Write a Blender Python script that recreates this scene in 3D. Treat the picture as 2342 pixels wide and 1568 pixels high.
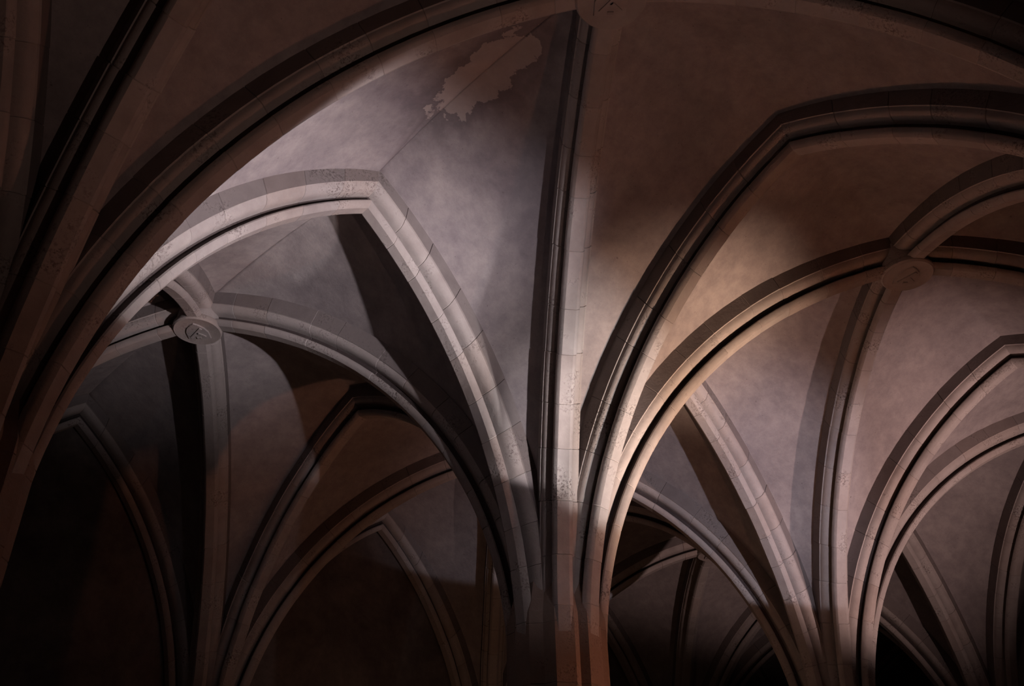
import bpy, math, random
from mathutils import Vector, Matrix
import numpy as np

for o in list(bpy.data.objects): bpy.data.objects.remove(o, do_unlink=True)
scene = bpy.context.scene
COL = scene.collection
random.seed(11)

# ------------------------------------------------------------------ camera
FLOOR = 0.0
SPR = 4.40                       # springing height above the floor
YAW, PITCH, ROLL = 0.782, 0.596, -0.017
CAM = Vector((-7.722, -7.146, -2.777 + SPR))
d_ = Vector((math.cos(PITCH)*math.cos(YAW), math.cos(PITCH)*math.sin(YAW), math.sin(PITCH)))
r_ = Vector((math.sin(YAW), -math.cos(YAW), 0)); u_ = r_.cross(d_)
r2 = r_*math.cos(ROLL) + u_*math.sin(ROLL); u2 = -r_*math.sin(ROLL) + u_*math.cos(ROLL)
cam_d = bpy.data.cameras.new('camera'); cam = bpy.data.objects.new('camera', cam_d); COL.objects.link(cam)
cam_d.sensor_width = 36; cam_d.lens = 0.925*36; cam_d.clip_start = .05; cam_d.clip_end = 200
cam.matrix_world = Matrix(((r2.x, u2.x, -d_.x, CAM.x), (r2.y, u2.y, -d_.y, CAM.y), (r2.z, u2.z, -d_.z, CAM.z), (0, 0, 0, 1)))
scene.camera = cam

# ------------------------------------------------------------------ world, exposure
w = bpy.data.worlds.new('world'); scene.world = w; w.use_nodes = True
w.node_tree.nodes['Background'].inputs[0].default_value = (.5, .2, .16, 1)
w.node_tree.nodes['Background'].inputs[1].default_value = .0022
vs = scene.view_settings
vs.view_transform = 'Standard'; vs.look = 'None'; vs.gamma = 1; vs.exposure = 0.43; vs.use_curve_mapping = False

# ------------------------------------------------------------------ lamps (spotlights with shaped beams, and added fills)
def spot_or_fill(loc, power, colour, target, inner, outer, cut=None, top=None, left=None, right=None, radius=.06):
    """a spotlight or added fill: full beam inside `inner` degrees, gone at `outer`; its barn door, a straight edge along x, cuts everything under the slope `cut` towards +y, the upper one fades it out over the slopes `top`, the side ones over `left` and `right`"""
    l = bpy.data.lights.new('spot_or_fill_lamp', 'POINT'); l.energy = power; l.color = colour; l.shadow_soft_size = radius
    l.use_nodes = True; nt = l.node_tree; lk = nt.links
    em = [n for n in nt.nodes if n.type == 'EMISSION'][0]
    geo = nt.nodes.new('ShaderNodeNewGeometry')
    ax = (Vector(target) - Vector(loc)).normalized()
    dt = nt.nodes.new('ShaderNodeVectorMath'); dt.operation = 'DOT_PRODUCT'; dt.inputs[1].default_value = ax
    lk.new(geo.outputs['Incoming'], dt.inputs[0])
    def step(sock, lo, hi):
        m = nt.nodes.new('ShaderNodeMapRange'); m.interpolation_type = 'SMOOTHSTEP'
        m.inputs['From Min'].default_value = lo; m.inputs['From Max'].default_value = hi; lk.new(sock, m.inputs['Value']); return m.outputs['Result']
    f = step(dt.outputs['Value'], math.cos(math.radians(outer)), math.cos(math.radians(inner)))
    if cut is not None:
        sp = nt.nodes.new('ShaderNodeSeparateXYZ'); lk.new(geo.outputs['Incoming'], sp.inputs[0])
        dv = nt.nodes.new('ShaderNodeMath'); dv.operation = 'DIVIDE'; lk.new(sp.outputs['Z'], dv.inputs[0]); lk.new(sp.outputs['Y'], dv.inputs[1])
        lo, hi = cut if isinstance(cut, tuple) else (cut-.005, cut+.005)
        g = step(dv.outputs[0], lo, hi)
        m = nt.nodes.new('ShaderNodeMath'); m.operation = 'MULTIPLY'; lk.new(f, m.inputs[0]); lk.new(g, m.inputs[1]); f = m.outputs[0]
        dl = nt.nodes.new('ShaderNodeMath'); dl.operation = 'DIVIDE'; lk.new(sp.outputs['X'], dl.inputs[0]); lk.new(sp.outputs['Y'], dl.inputs[1])
        ng = nt.nodes.new('ShaderNodeMath'); ng.operation = 'MULTIPLY'; lk.new(dl.outputs[0], ng.inputs[0]); ng.inputs[1].default_value = -1
        for door, sock in ((top, dv.outputs[0]), (left, ng.outputs[0]), (right, dl.outputs[0])):
            if not door: continue
            inv = nt.nodes.new('ShaderNodeMath'); inv.operation = 'SUBTRACT'; inv.inputs[0].default_value = 1.0; lk.new(step(sock, *door), inv.inputs[1])
            m = nt.nodes.new('ShaderNodeMath'); m.operation = 'MULTIPLY'; lk.new(f, m.inputs[0]); lk.new(inv.outputs[0], m.inputs[1]); f = m.outputs[0]
    lk.new(f, em.inputs['Strength'])
    o = bpy.data.objects.new('spot_or_fill_lamp', l); COL.objects.link(o); o.location = loc
    return o
KEY = (-2.0, -6.2, 4.05)
LAMPS = [
    (KEY, 1800, (1, .875, .925), (-3.0, -.2, 8.4), 6, 34, (.33, .64), (.8, 1.4), (.565, .60), (-.04, .28)),   # cool key light to the right of the camera
    (KEY, 1100, (1, .90, .93), (-.9, 0, 7.2), 4, 15, .395, (.55, .90), (-.225, -.15), (.24, .30)),  # added twin beam, brightens the arch leg by the central column
    (KEY, 450, (1, .90, .93), (-5.2, 0, 7.0), 3, 11, .395, None, (.565, .60)),  # added twin beam, brightens the arch foot by the left column
    ((.9, -7.2, 4.3), 1200, (.96, .87, 1), (4.0, 0, 7.7), 3, 19, .30, None, (-.38, -.03)),       # cool light through the next bay
    ((2.0, -5.0, .8), 1900, (1, .93, .92), (-.45, -.75, 7.5), 3, 11, 1.22, None, None, None, .1), # white light through the arch onto the column head
    ((2.3, -4.6, .6), 3000, (1, .66, .47), (1.5, -.9, 8.0), 1, 18.5),                             # warm light at the column head
    ((2.3, -4.6, .6), 215, (1, .38, .22), (-.8, -1.6, 8.5), 8, 56),                             # added wide fill, standing in for its spill
    ((2.3, -4.6, .6), 130, (1, .44, .28), (0, -.3, 5.0), 3, 16),                                # added reddish fill on the shaft
    ((5.5, -7.3, 3.0), 1250, (1, .66, .60), (7.0, -1.6, 8.0), 3, 33, (.36, .50)),                           # warm light in the far bay
    ((3.4, 4.4, .6), 50, (1, .52, .30), (3.6, 3.6, 9.5), 20, 62),                               # added weak brown fill in the back bay
    (KEY, 90, (1, .84, .88), (-.4, 0, 6.0), 5, 14),                                            # added fill acting as stray key light on the column head
    ((-3.6, -7.4, 1.2), 130, (1, .64, .54), (-4.6, -3.0, 9.6), 4, 36),                          # added weak fill under the near arch
]
for a in LAMPS: spot_or_fill(*a)

# ------------------------------------------------------------------ materials
def nodes(m):
    m.use_nodes = True; nt = m.node_tree; nt.nodes.clear(); return nt, nt.nodes, nt.links
def N(nt, typ, **kw):
    n = nt.nodes.new(typ)
    for k, v in kw.items():
        if k in n.inputs: n.inputs[k].default_value = v
        else: setattr(n, k, v)
    return n
def ramp(nt, stops, interp='LINEAR'):
    n = nt.nodes.new('ShaderNodeValToRGB'); cr = n.color_ramp; cr.interpolation = interp
    while len(cr.elements) < len(stops): cr.elements.new(.5)
    for e, (p, c) in zip(cr.elements, stops):
        e.position = p; e.color = (c, c, c, 1) if not isinstance(c, tuple) else (*c, 1)
    return n
def mix(nt, fac, a, b, mode='MIX'):
    n = nt.nodes.new('ShaderNodeMix'); n.data_type = 'RGBA'; n.blend_type = mode
    for sock, v in ((n.inputs['Factor'], fac), (n.inputs['A'], a), (n.inputs['B'], b)):
        if hasattr(v, 'links') or hasattr(v, 'is_output'): nt.links.new(v, sock)
        elif isinstance(v, tuple): sock.default_value = (*v, 1)
        else: sock.default_value = v
    return n.outputs['Result']

def stone_material(name, base, dark, pit, red=.25):
    m = bpy.data.materials.new(name); nt, nd, lk = nodes(m)
    out = N(nt, 'ShaderNodeOutputMaterial'); b = N(nt, 'ShaderNodeBsdfPrincipled', Roughness=.86)
    b.inputs['Specular IOR Level'].default_value = .25
    geo = N(nt, 'ShaderNodeNewGeometry'); oi = N(nt, 'ShaderNodeObjectInfo')
    n1 = N(nt, 'ShaderNodeTexNoise', Scale=2.2, Detail=6.0, Roughness=.62)
    n2 = N(nt, 'ShaderNodeTexNoise', Scale=38.0, Detail=4.0, Roughness=.7)
    n3 = N(nt, 'ShaderNodeTexNoise', Scale=14.0, Detail=5.0, Roughness=.65)
    for n in (n1, n2, n3): lk.new(geo.outputs['Position'], n.inputs['Vector'])
    r1 = ramp(nt, [(.32, 0.0), (.72, 1.0)]); lk.new(n1.outputs['Fac'], r1.inputs[0])
    c = mix(nt, r1.outputs[0], dark, base)
    # every stone has its own tone
    tone = ramp(nt, [(0.0, (.88, .87, .87)), (.2, (1.02, 1.01, 1.0)), (.4, (.95, .94, .93)), (.6, (1.04, 1.03, 1.03)), (.8, (.96, .90, .86))], 'CONSTANT')
    lk.new(oi.outputs['Random'], tone.inputs[0])
    c = mix(nt, .7, c, tone.outputs[0], 'MULTIPLY')
    # pitted stones: only some of them are weathered
    sel = ramp(nt, [(.52, 0.0), (.66, 1.0)]); lk.new(n1.outputs['Fac'], sel.inputs[0])
    sp = ramp(nt, [(.40, 1.0), (.50, 0.0)]); lk.new(n2.outputs['Fac'], sp.inputs[0])
    mul = N(nt, 'ShaderNodeMath', operation='MULTIPLY'); lk.new(sel.outputs[0], mul.inputs[0]); lk.new(sp.outputs[0], mul.inputs[1])
    mu2 = N(nt, 'ShaderNodeMath', operation='MULTIPLY'); lk.new(mul.outputs[0], mu2.inputs[0]); mu2.inputs[1].default_value = .75
    c = mix(nt, mu2.outputs[0], c, pit)
    lk.new(c, b.inputs['Base Color'])
    add = N(nt, 'ShaderNodeMath', operation='MULTIPLY_ADD'); lk.new(n3.outputs['Fac'], add.inputs[0]); add.inputs[1].default_value = .6; 
    inv = N(nt, 'ShaderNodeMath', operation='MULTIPLY'); lk.new(mul.outputs[0], inv.inputs[0]); inv.inputs[1].default_value = -.6
    lk.new(inv.outputs[0], add.inputs[2])
    bp = N(nt, 'ShaderNodeBump', Strength=.5, Distance=.02); lk.new(add.outputs[0], bp.inputs['Height'])
    lk.new(bp.outputs[0], b.inputs['Normal']); lk.new(b.outputs[0], out.inputs[0])
    return m
STONE = stone_material('rib_stone', (0.503, 0.466, 0.444), (0.355, 0.318, 0.303), (0.096, 0.067, 0.059))
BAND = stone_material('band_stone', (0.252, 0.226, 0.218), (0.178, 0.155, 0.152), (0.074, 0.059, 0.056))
HOLLOW = stone_material('dark_hollow_stone', (.10, .08, .078), (.06, .048, .046), (.03, .025, .025))  # darker tone for the hollow faces of the rib profile
SHAFT = stone_material('shaft_stone', (0.370, 0.296, 0.259), (0.266, 0.207, 0.178), (0.089, 0.059, 0.052))

def plaster_material(name, base, dark, mended=None, ridge_line=None, stain_falloff=None):
    m = bpy.data.materials.new(name); nt, nd, lk = nodes(m)
    out = N(nt, 'ShaderNodeOutputMaterial'); b = N(nt, 'ShaderNodeBsdfPrincipled', Roughness=.92)
    b.inputs['Specular IOR Level'].default_value = .15
    geo = N(nt, 'ShaderNodeNewGeometry')
    def noise(s, d=6.0, r=.6, dist=0.0):
        n = N(nt, 'ShaderNodeTexNoise', Scale=s, Detail=d, Roughness=r, Distortion=dist); lk.new(geo.outputs['Position'], n.inputs['Vector']); return n
    def math_(op, a, b_, c=None):
        n = nt.nodes.new('ShaderNodeMath'); n.operation = op
        for sock, v in zip(n.inputs, (a, b_, c)):
            if v is None: continue
            if hasattr(v, 'is_output'): lk.new(v, sock)
            else: sock.default_value = v
        return n.outputs[0]
    a1 = noise(.75, 7.0, .64, .4); a2 = noise(5.0, 7.0, .72); a3 = noise(24.0, 3.0)
    r1 = ramp(nt, [(.34, 0.0), (.64, 1.0)]); lk.new(a1.outputs['Fac'], r1.inputs[0])
    c = mix(nt, r1.outputs[0], dark, base)
    r2_ = ramp(nt, [(.35, (.76, .75, .77)), (.62, (1.06, 1.05, 1.04))]); lk.new(a2.outputs['Fac'], r2_.inputs[0])
    c = mix(nt, .8, c, r2_.outputs[0], 'MULTIPLY')
    r3 = ramp(nt, [(.26, (.35, .3, .3)), (.31, (1.0, 1.0, 1.0))]); lk.new(a3.outputs['Fac'], r3.inputs[0])
    c = mix(nt, .6, c, r3.outputs[0], 'MULTIPLY')
    if mended:                    # where plaster has fallen and was mended: a pale patch with a sooty rim
        cx, cy, rx, ry, col, soot = mended
        sp = N(nt, 'ShaderNodeSeparateXYZ'); lk.new(geo.outputs['Position'], sp.inputs[0])
        ex = math_('MULTIPLY', math_('SUBTRACT', sp.outputs['X'], cx), 1/rx); ey = math_('MULTIPLY', math_('SUBTRACT', sp.outputs['Y'], cy), 1/ry)
        rr = math_('SQRT', math_('ADD', math_('MULTIPLY', ex, ex), math_('MULTIPLY', ey, ey)), 0.0)
        wob = noise(4.5, 6.0, .6)
        rr = math_('ADD', rr, math_('MULTIPLY', math_('SUBTRACT', wob.outputs['Fac'], .5), 1.7))
        halo = ramp(nt, [(.50, 1.0), (1.0, 0.0)]); lk.new(math_('MULTIPLY', rr, .5), halo.inputs[0])
        c = mix(nt, math_('MULTIPLY', halo.outputs[0], .75), c, soot)
        pm = ramp(nt, [(.485, 1.0), (.505, 0.0)]); lk.new(math_('MULTIPLY', rr, .5), pm.inputs[0])
        c = mix(nt, math_('MULTIPLY', pm.outputs[0], .92), c, mix(nt, a2.outputs['Fac'], tuple(v*.75 for v in col), tuple(v*1.15 for v in col)))
    if stain_falloff:                      # a mottled stain, deepened to paint in the key light's fall-off
        cx, cy, rx, ry, col = stain_falloff
        ex = math_('MULTIPLY', math_('SUBTRACT', sp.outputs['X'], cx), 1/rx); ey = math_('MULTIPLY', math_('SUBTRACT', sp.outputs['Y'], cy), 1/ry)
        dd = math_('SQRT', math_('ADD', math_('MULTIPLY', ex, ex), math_('MULTIPLY', ey, ey)), 0.0)
        dd = math_('ADD', dd, math_('MULTIPLY', math_('SUBTRACT', noise(2.6, 8.0, .7, .6).outputs['Fac'], .5), 1.6))
        dm = ramp(nt, [(.15, 1.0), (.62, 0.0)]); lk.new(math_('MULTIPLY', dd, .5), dm.inputs[0])
        c = mix(nt, math_('MULTIPLY', dm.outputs[0], .62), c, col)
    if ridge_line:                     # a dark wavering line along the ridge: from (x0, y0) to (x1, y1)
        x0, y0, x1, y1 = ridge_line
        sl = (x1-x0)/(y1-y0)
        dev = math_('SUBTRACT', math_('SUBTRACT', sp.outputs['X'], x0), math_('MULTIPLY', math_('SUBTRACT', sp.outputs['Y'], y0), sl))
        dev = math_('ABSOLUTE', math_('ADD', dev, math_('MULTIPLY', math_('SUBTRACT', a2.outputs['Fac'], .5), .09)), 0.0)
        cm = ramp(nt, [(.0, 1.0), (.012, .55), (.05, 0.0)]); lk.new(dev, cm.inputs[0])
        inside = math_('MULTIPLY', math_('LESS_THAN', sp.outputs['Y'], y0), math_('GREATER_THAN', sp.outputs['Y'], y1))
        c = mix(nt, math_('MULTIPLY', math_('MULTIPLY', cm.outputs[0], inside), .55), c, (.16, .13, .14))
    lk.new(c, b.inputs['Base Color'])
    bp = N(nt, 'ShaderNodeBump', Strength=.35, Distance=.03); lk.new(a2.outputs['Fac'], bp.inputs['Height'])
    lk.new(bp.outputs[0], b.inputs['Normal']); lk.new(b.outputs[0], out.inputs[0])
    return m
PLASTER = plaster_material('vault_plaster', (0.407, 0.370, 0.363), (0.296, 0.266, 0.266))
MENDED = plaster_material('mended_plaster', (0.407, 0.370, 0.363), (0.259, 0.229, 0.244), (-2.96, -2.06, .27, .74, (0.45, 0.395, 0.37), (0.15, 0.13, 0.137)), (-2.93, -.2, -3.06, -1.45), (-1.75, -1.8, .85, .95, (0.148, 0.130, 0.148)))
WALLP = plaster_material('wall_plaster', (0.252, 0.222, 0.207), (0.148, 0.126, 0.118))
FLOORM = plaster_material('floor_stone', (0.185, 0.148, 0.126), (0.118, 0.096, 0.081))

# ------------------------------------------------------------------ helpers
def mesh_obj(name, verts, faces, mat, parent=None, loc=(0, 0, 0), smooth=None):
    me = bpy.data.meshes.new(name); me.from_pydata([tuple(v) for v in verts], [], faces); me.update()
    me.materials.append(mat)
    if smooth is not None:
        me.polygons.foreach_set('use_smooth', [True]*len(me.polygons)); me.set_sharp_from_angle(angle=math.radians(smooth))
    o = bpy.data.objects.new(name, me); COL.objects.link(o); o.location = loc
    if parent: o.parent = parent
    return o
def thing(name, loc, label, cat, group=None):
    o = bpy.data.objects.new(name, None); COL.objects.link(o); o.location = loc; o.empty_display_size = .2
    o['label'] = label; o['category'] = cat
    if group: o['group'] = group
    return o

# ------------------------------------------------------------------ plan of the hall
LU, LU2, LV, LV2 = 6.0, 6.407, 7.854, 7.745
UX = {-2: -12.0, -1: -6.0, 0: 0.0, 1: LU2, 2: 2*LU2, 3: 3*LU2}
VY = {-1: -LV, 0: 0.0, 1: LV2}
SET_OFF = {(0, 0): (.05, -.05), (-1, 0): (-.24, .12), (1, 0): (-.10, 0)}      # columns that stand a little off the grid
def col_xy(i, j): o = SET_OFF.get((i, j), (0, 0)); return Vector((UX[i] + o[0], VY[j] + o[1]))
BOSS = {}
for i in range(-2, 3):
    for j in (-1, 0):
        a, b = col_xy(i, j), col_xy(i+1, j+1); BOSS[(i, j)] = ((a.x+b.x)/2, (a.y+b.y)/2, 5.11)
BOSS[(-1, -1)] = (-2.96, -3.84, 5.13); BOSS[(-1, 0)] = (-3.03, 3.86, 5.11); BOSS[(0, -1)] = (3.178, -3.83, 5.11)
# apex of every pointed arch: (share of the span from the first column, height above the springing)
APEX = {('u', -1, 0): (.524, 4.89), ('u', -1, 1): (.485, 5.06), ('u', 0, 1): (.515, 5.03),
        ('v', 0, -1): (.49, 4.97), ('v', 0, 0): (.517, 4.86), ('v', 1, -1): (.493, 4.92)}
S0_LEG = {}                       # (column, direction) -> where the soffit leaves the column

# half profile of a rib: (half width, height above the soffit)
HALF = [(.066, 0), (.092, .018), (.110, .048), (.114, .078), (.102, .096), (.045, .102), (.026, .134), (.040, .166),
        (.098, .172), (.140, .178), (.176, .198), (.200, .230), (.208, .268), (.224, .274), (.227, .50)]
PROF = [(-x, y) for x, y in reversed(HALF)] + HALF
WEB_Y = .38

class Leg:
    def __init__(s, P, Q, s_end, z_end, s0):
        s.P = Vector(P[:2]); e = Vector(Q[:2]) - s.P; s.e = e.normalized(); s.n = Vector((-s.e.y, s.e.x))
        s.s_end = s_end; s.z_end = z_end
        dx = s_end - s0; s.R = (dx*dx + z_end*z_end)/(2*dx); s.sc = s0 + s.R
    def end(s, y): return math.acos(max(-1, min(1, (s.sc - s.s_end)/(s.R + y))))
    def pt(s, th, y, x=0):
        q = s.P + s.e*(s.sc - (s.R + y)*math.cos(th)) + s.n*x
        return Vector((q.x, q.y, SPR + (s.R + y)*math.sin(th)))
    def web(s, h):                # extrados at the share h of its rise
        th = math.asin(min(1, h*math.sin(s.end(WEB_Y)))) if s.end(WEB_Y) <= math.pi/2 else h*s.end(WEB_Y)
        return s.pt(th, WEB_Y)

def build_voussoirs(leg, parent, n):
    base = parent.location
    cuts = [0.0] + [(k + random.uniform(-.14, .14))/n for k in range(1, n)] + [1.0]
    ins = .006
    for k in range(n):
        t0, t1 = cuts[k], cuts[k+1]; dt = t1 - t0; eps = .006/(leg.R*leg.end(0))
        rows = [(t0, ins), (t0 + eps, 0), (t0 + dt*.33, 0), (t0 + dt*.66, 0), (t1 - eps, 0), (t1, ins if k < n-1 else 0)]
        V = []; F = []
        jit = random.uniform(-.004, .004)
        for t, inset in rows:
            for x, y in PROF:
                f = 1 - inset/.16
                V.append(leg.pt(t*leg.end(y), y + inset, (x + jit)*f) - base)
        m = len(PROF)
        for r in range(len(rows)-1):
            for c in range(m-1):
                a = r*m + c; F.append((a, a+1, a+1+m, a+m))
            F.append((r*m + m-1, r*m, (r+1)*m, (r+1)*m + m-1))
        F.append(tuple(range(m-1, -1, -1))); F.append(tuple(range((len(rows)-1)*m, len(rows)*m)))
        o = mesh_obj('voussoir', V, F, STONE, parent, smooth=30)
        o.data.materials.append(BAND); o.data.materials.append(HOLLOW)
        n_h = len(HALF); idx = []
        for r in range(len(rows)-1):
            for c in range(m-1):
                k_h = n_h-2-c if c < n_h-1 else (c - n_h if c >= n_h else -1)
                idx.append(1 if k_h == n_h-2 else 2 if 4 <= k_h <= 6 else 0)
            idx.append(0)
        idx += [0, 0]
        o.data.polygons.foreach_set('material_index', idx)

# ------------------------------------------------------------------ floor and walls
def box(name, lo, hi, mat):
    x0, y0, z0 = lo; x1, y1, z1 = hi
    V = [(x0, y0, z0), (x1, y0, z0), (x1, y1, z0), (x0, y1, z0), (x0, y0, z1), (x1, y0, z1), (x1, y1, z1), (x0, y1, z1)]
    F = [(0, 3, 2, 1), (4, 5, 6, 7), (0, 1, 5, 4), (1, 2, 6, 5), (2, 3, 7, 6), (3, 0, 4, 7)]
    o = mesh_obj(name, V, F, mat); o['kind'] = 'structure'; return o
fl = box('floor', (-12.6, -9.5, -.2), (3*LU2+.6, LV2+.5, 0), FLOORM); fl['label'] = 'dark stone floor of the hall'
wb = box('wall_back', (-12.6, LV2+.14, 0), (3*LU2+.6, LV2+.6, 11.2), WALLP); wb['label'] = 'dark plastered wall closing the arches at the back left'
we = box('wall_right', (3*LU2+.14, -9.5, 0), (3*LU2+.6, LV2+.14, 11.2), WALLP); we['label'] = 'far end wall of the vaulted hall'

# ------------------------------------------------------------------ legs of arches and diagonals
LEGS = {}
def arch_ends(key):
    ax, i, j = key
    return ((i, j), (i+1, j)) if ax == 'u' else ((i, j), (i, j+1))
def arch_legs(key):
    if key in LEGS: return LEGS[key]
    a, b = arch_ends(key); A, B = col_xy(*a), col_xy(*b); L = (B-A).length
    f, z = APEX.get(key, (.5, 4.93))
    LEGS[key] = (Leg(A, B, L*f, z, S0_LEG.get((a, key), .54)), Leg(B, A, L*(1-f), z, S0_LEG.get((b, key), .54)))
    return LEGS[key]
def diag_leg(bay, c):
    k = ('d', bay, c)
    if k not in LEGS:
        P = col_xy(*c); B = BOSS[bay]; L = (Vector(B[:2]) - P).length
        LEGS[k] = Leg(P, B, L, B[2], .54)
    return LEGS[k]

BAYS = [(i, j) for i in range(-2, 3) for j in (-1, 0)]
# ------------------------------------------------------------------ vault webs
CREASED = {('u', -1, 0)}            # cells whose ridge stays a visible crease
def build_cell(parent, bay, c0, c1, key):
    legs = arch_legs(key); a, b = arch_ends(key)
    base = parent.location; V = []; F = []
    NT, NW = 26, 12
    for leg, c in ((legs[0], a), (legs[1], b)):
        dg = diag_leg(bay, c); st = len(V)
        for r in range(NT+1):
            h = math.sin(math.pi/2*(r/NT)); A = leg.web(h); D = dg.web(h)
            for q in range(NW+1):
                if leg is legs[1] and r == NT and key not in CREASED: continue
                s = q/NW; p = A.lerp(D, s); p.z += .16*4*s*(1-s)*h*h
                V.append(p - base)
        for r in range(NT):
            for q in range(NW):
                i0 = st + r*(NW+1) + q; j0 = i0 + NW+1
                if leg is legs[1] and r == NT-1 and key not in CREASED: j0 = NT*(NW+1) + q
                F.append((i0, i0+1, j0+1, j0))
    # faces look down into the hall
    V = [Vector(v) for v in V]; G = []
    for f in F:
        nrm = (V[f[1]]-V[f[0]]).cross(V[f[2]]-V[f[0]])
        G.append(f if nrm.z < 0 else tuple(reversed(f)))
    o = mesh_obj('vault_web', V, G, MENDED if bay == (-1, -1) and key == ('u', -1, 0) else PLASTER, parent, smooth=60)
    md = o.modifiers.new('thickness', 'SOLIDIFY'); md.thickness = .14; md.offset = -1
    return o
for n_, bay in enumerate(BAYS):
    i, j = bay; bx, by, bz = BOSS[bay]
    t = bpy.data.objects.new('ceiling', None); COL.objects.link(t); t.location = (bx, by, SPR + bz)
    t['kind'] = 'structure'
    for key in (('u', i, j), ('u', i, j+1), ('v', i, j), ('v', i+1, j)):
        a, b = arch_ends(key); build_cell(t, bay, a, b, key)

# ------------------------------------------------------------------ columns
def column(i, j, label):
    P = col_xy(i, j); t = thing('stone_column', (P.x, P.y, 0), label, 'column', 'columns carrying the vault')
    dirs = []
    for di in (-1, 0, 1):
        for dj in (-1, 0, 1):
            if di or dj: dirs.append(math.atan2(dj*7.8, di*6.2))
    dirs.sort()
    ap = .55
    def ring(ap):
        pts = []; hw = .105*ap/.55
        for k in range(8):
            a0, a1 = dirs[k], dirs[(k+1) % 8] + (2*math.pi if k == 7 else 0)
            for y in (-hw, hw): pts.append((ap*math.cos(a0) - y*math.sin(a0), ap*math.sin(a0) + y*math.cos(a0)))
            am = (a0+a1)/2; r = ap*.90; pts.append((r*math.cos(am), r*math.sin(am)))
        return pts
    def prism(name, levels):
        V = []; F = []
        for z, a in levels: V += [(x, y, z) for x, y in ring(a)]
        m = 24
        for r in range(len(levels)-1):
            for k in range(m): F.append((r*m+k, r*m+(k+1) % m, (r+1)*m+(k+1) % m, (r+1)*m+k))
        F.append(tuple(range(m-1, -1, -1))); F.append(tuple(range((len(levels)-1)*m, len(levels)*m)))
        return mesh_obj(name, V, F, SHAFT, t)
    prism('plinth', [(0, .78), (.32, .78), (.40, .66), (.46, .62)])
    zs = [.46] + [SPR + .42 - .63*k for k in range(6, -1, -1)]
    for z0, z1 in zip(zs[:-1], zs[1:]):
        prism('drum', [(z0, ap-.006), (z0+.008, ap), (z1-.008, ap), (z1, ap-.006)])
    prism('drum', [(SPR+.42, ap-.006), (SPR+.428, ap), (SPR+.55, ap-.005), (SPR+1.3, .33)])
    return t

# ------------------------------------------------------------------ ribs
def arch(key, label):
    a, b = arch_ends(key); A = col_xy(*a); l0, l1 = arch_legs(key)
    t = thing('pointed_arch', (A.x, A.y, SPR), label, 'arch', 'pointed arches between columns')
    for l in (l0, l1): build_voussoirs(l, t, 11)
    return t
def diagonal(bay, c, label):
    P = col_xy(*c); l = diag_leg(bay, c)
    t = thing('diagonal_rib', (P.x, P.y, SPR), label, 'rib', 'diagonal ribs rising to the bosses')
    build_voussoirs(l, t, 13)
    return t
def roof_boss(bay, label):
    x, y, z = BOSS[bay]; t = thing('roof_boss', (x, y, SPR+z), label, 'boss', 'carved bosses at the rib crossings')
    def lathe(name, prof, seg=32, mat=STONE):
        V = []; F = []
        for r, zz in prof:
            for k in range(seg):
                a = 2*math.pi*k/seg; V.append((r*math.cos(a), r*math.sin(a), zz))
        for q in range(len(prof)-1):
            for k in range(seg): F.append((q*seg+k, q*seg+(k+1) % seg, (q+1)*seg+(k+1) % seg, (q+1)*seg+k))
        F.append(tuple(range(seg-1, -1, -1))); F.append(tuple(range((len(prof)-1)*seg, len(prof)*seg)))
        return mesh_obj(name, V, F, mat, t, smooth=35)
    lathe('block', [(.28, -.06), (.30, -.02), (.31, .06), (.30, .30), (.2, .5)])
    lathe('rim', [(.285, -.075), (.325, -.085), (.345, -.06), (.345, -.01), (.325, .02), (.29, .02)])
    # a heater shield in low relief
    pts = [(-.17, .17), (.17, .17), (.17, .0), (.13, -.1), (.07, -.17), (0, -.22), (-.07, -.17), (-.13, -.1), (-.17, .0)]
    ang = YAW - math.pi/2
    rot = lambda p: (p[0]*math.cos(ang)-p[1]*math.sin(ang), p[0]*math.sin(ang)+p[1]*math.cos(ang))
    V = [(*rot(p), -.05) for p in pts] + [(*rot((p[0]*.92, p[1]*.92)), -.095) for p in pts]; m = len(pts)
    F = [tuple(range(m-1, -1, -1)), tuple(range(m, 2*m))] + [(k, (k+1) % m, m+(k+1) % m, m+k) for k in range(m)]
    sh = mesh_obj('shield', V, F, STONE, t)
    def bar(p0, p1, wd):
        p0 = Vector(p0); p1 = Vector(p1); e = (p1-p0).normalized(); nn = Vector((-e.y, e.x))*wd
        q = [p0-nn, p1-nn, p1+nn, p0+nn]
        V = [(*rot(p), -.085) for p in q] + [(*rot(p), -.112) for p in q]
        mesh_obj('charge', V, [(3, 2, 1, 0), (4, 5, 6, 7), (0, 1, 5, 4), (1, 2, 6, 5), (2, 3, 7, 6), (3, 0, 4, 7)], STONE, sh)
    bar((-.1, .11), (.08, -.1), .022); bar((.1, .1), (.0, .0), .018); bar((-.03, .12), (.03, .12), .015)
    return t

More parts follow.
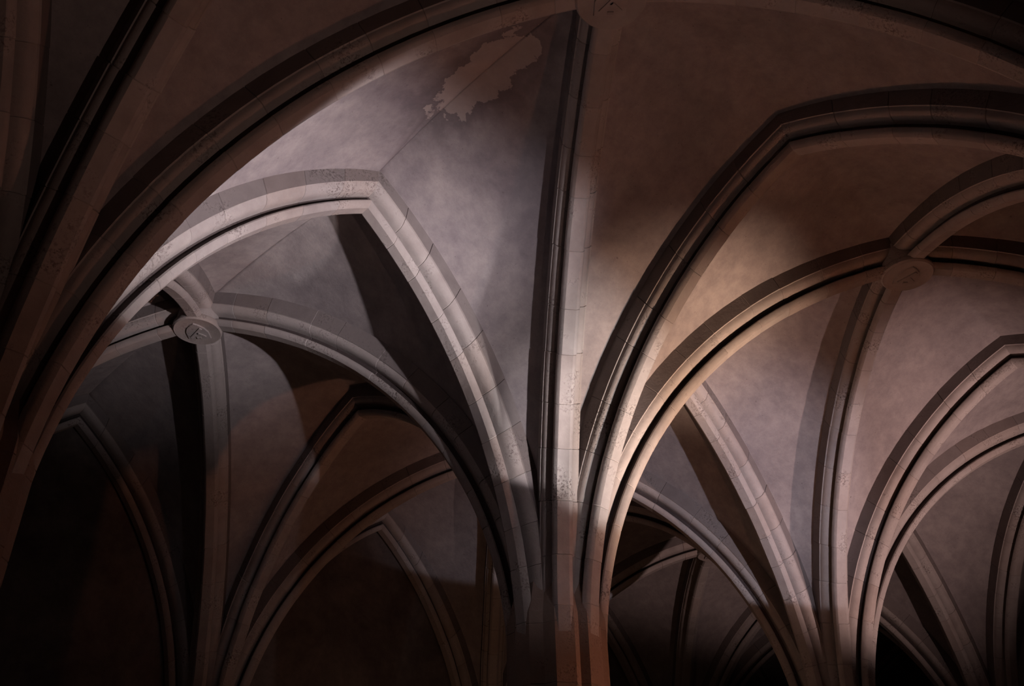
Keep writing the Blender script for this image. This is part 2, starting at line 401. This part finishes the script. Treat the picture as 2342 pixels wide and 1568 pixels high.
COLUMNS = {
    (0, 0): 'stone column at the centre, bright ribs fanning out of its head',
    (-1, 0): 'dark reddish stone column filling the lower left edge, nearest the camera',
    (1, 0): 'stone column right of the central one, its dim head at the bottom edge',
    (0, 1): 'column under the left disc boss, its head lost in the dark at the bottom',
    (1, 1): 'far column standing straight behind the central column',
    (2, 0): 'far column below the lower right corner',
    (2, 1): 'far column low between the central column and the one right of it',
}
ARCHES = {
    ('u', -1, 0): 'brightest pointed stone arch, left of the central column, with a sharp kinked apex',
    ('v', 0, -1): 'large dark pointed arch curving from the central column to the upper right edge',
    ('v', -1, -1): 'shadowed arch climbing steeply from the left column to the top edge',
    ('u', 0, 0): 'bright weathered arch leg dropping to the right column, a black shadow left of it',
    ('v', 1, -1): 'pinkish pointed arch rising from the right column to its apex at the right edge',
    ('v', 0, 0): 'unlit brown pointed arch whose apex hides behind the long rib left of centre',
    ('u', -1, 1): 'dim pointed wall arch at far left framing a black wall',
    ('u', 0, 1): 'dim wall arch low left of the central column, framing a dark plaster wall',
    ('u', 1, 0): 'dark arch leg descending to the lower right corner, right of the right column',
    ('v', 1, 0): 'dark arch behind the right side of the central column, starting at its head',
    ('u', 1, 1): 'dark arch leg at the bottom edge just right of the central column',
    ('v', 2, 0): 'distant brown arch at the bottom edge just left of the right column',
    ('v', 3, 0): 'tiny distant arch at the bottom edge, just right of the right column',
    ('v', 2, -1): 'sliver of an arch at the lowest part of the right edge',
    ('u', 2, 1): 'tiny far wall arch at the bottom edge, left of the right column',
    ('u', -2, 0): 'black sliver of an arch on the left edge, above the left column',
    ('v', -1, 0): 'arch hidden behind the left column, running to the back wall',
}
RIBS = {
    ((-1, -1), (-1, 0)): 'great dark rib sweeping from the left column up to the boss at the top edge',
    ((-1, -1), (0, 0)): 'upright rib rising from the central column straight to the top edge, black shadow beside it',
    ((-1, -1), (0, -1)): 'dark rib running from the top boss to the upper right corner',
    ((-1, -1), (-1, -1)): 'rib passing overhead from the top boss towards the camera',
    ((-2, -1), (-1, 0)): 'nearly black rib rising along the upper left edge',
    ((0, -1), (0, 0)): 'beige rib arching from the central column to the dark boss on the right',
    ((0, -1), (1, 0)): 'upright rib between the right column and the dark boss above it',
    ((0, -1), (0, -1)): 'dark rib curving from the right boss up to the right edge',
    ((0, -1), (1, -1)): 'violet rib running level from the right boss to the right edge',
    ((-1, 0), (0, 0)): 'long violet-grey rib from the left disc boss down to the central column',
    ((-1, 0), (0, 1)): 'upright rib hanging below the left disc boss',
    ((-1, 0), (-1, 0)): 'short rib end above the left disc boss, under the bright arch',
    ((-1, 0), (-1, 1)): 'short rib end leaving the left disc boss to the left',
    ((0, 0), (0, 1)): 'brown rib low left of centre, a lit patch of vault above its upper end',
    ((0, 0), (1, 0)): 'grey rib falling from behind the central column to the right column',
    ((0, 0), (0, 0)): 'rib hidden behind the central column, rising away from the camera',
    ((0, 0), (1, 1)): 'thin dark rib peeping out at the left side of the central column, near the bottom',
    ((1, -1), (1, 0)): 'dull pink rib curving from the right column to the right edge, under the pinkish arch',
    ((1, -1), (2, 0)): 'dark upright rib along the lower right edge',
    ((1, 0), (2, 0)): 'dark rib at the bottom edge between right column and lower right corner',
    ((1, 0), (2, 1)): 'far upright rib, dark brown, low between the central and right columns',
    ((1, 0), (1, 1)): 'far dark rib rising right from behind the central column, low down',
    ((2, 0), (2, 1)): 'small distant rib at the bottom edge, left of the right column',
}
BOSSES = {
    (-1, -1): 'dark roof boss cut by the top edge, above the central column',
    (-1, 0): 'round carved roof boss at left with a shield in relief',
    (0, -1): 'dark violet carved roof boss at right, between the arches',
    (0, 0): 'roof boss hidden behind the central column head',
    (1, 0): 'tiny far roof boss low between the central and right columns',
}
for (i, j), lab in COLUMNS.items(): column(i, j, lab)
for key, lab in ARCHES.items(): arch(key, lab)
for (bay, c), lab in RIBS.items(): diagonal(bay, c, lab)
for bay, lab in BOSSES.items(): roof_boss(bay, lab)
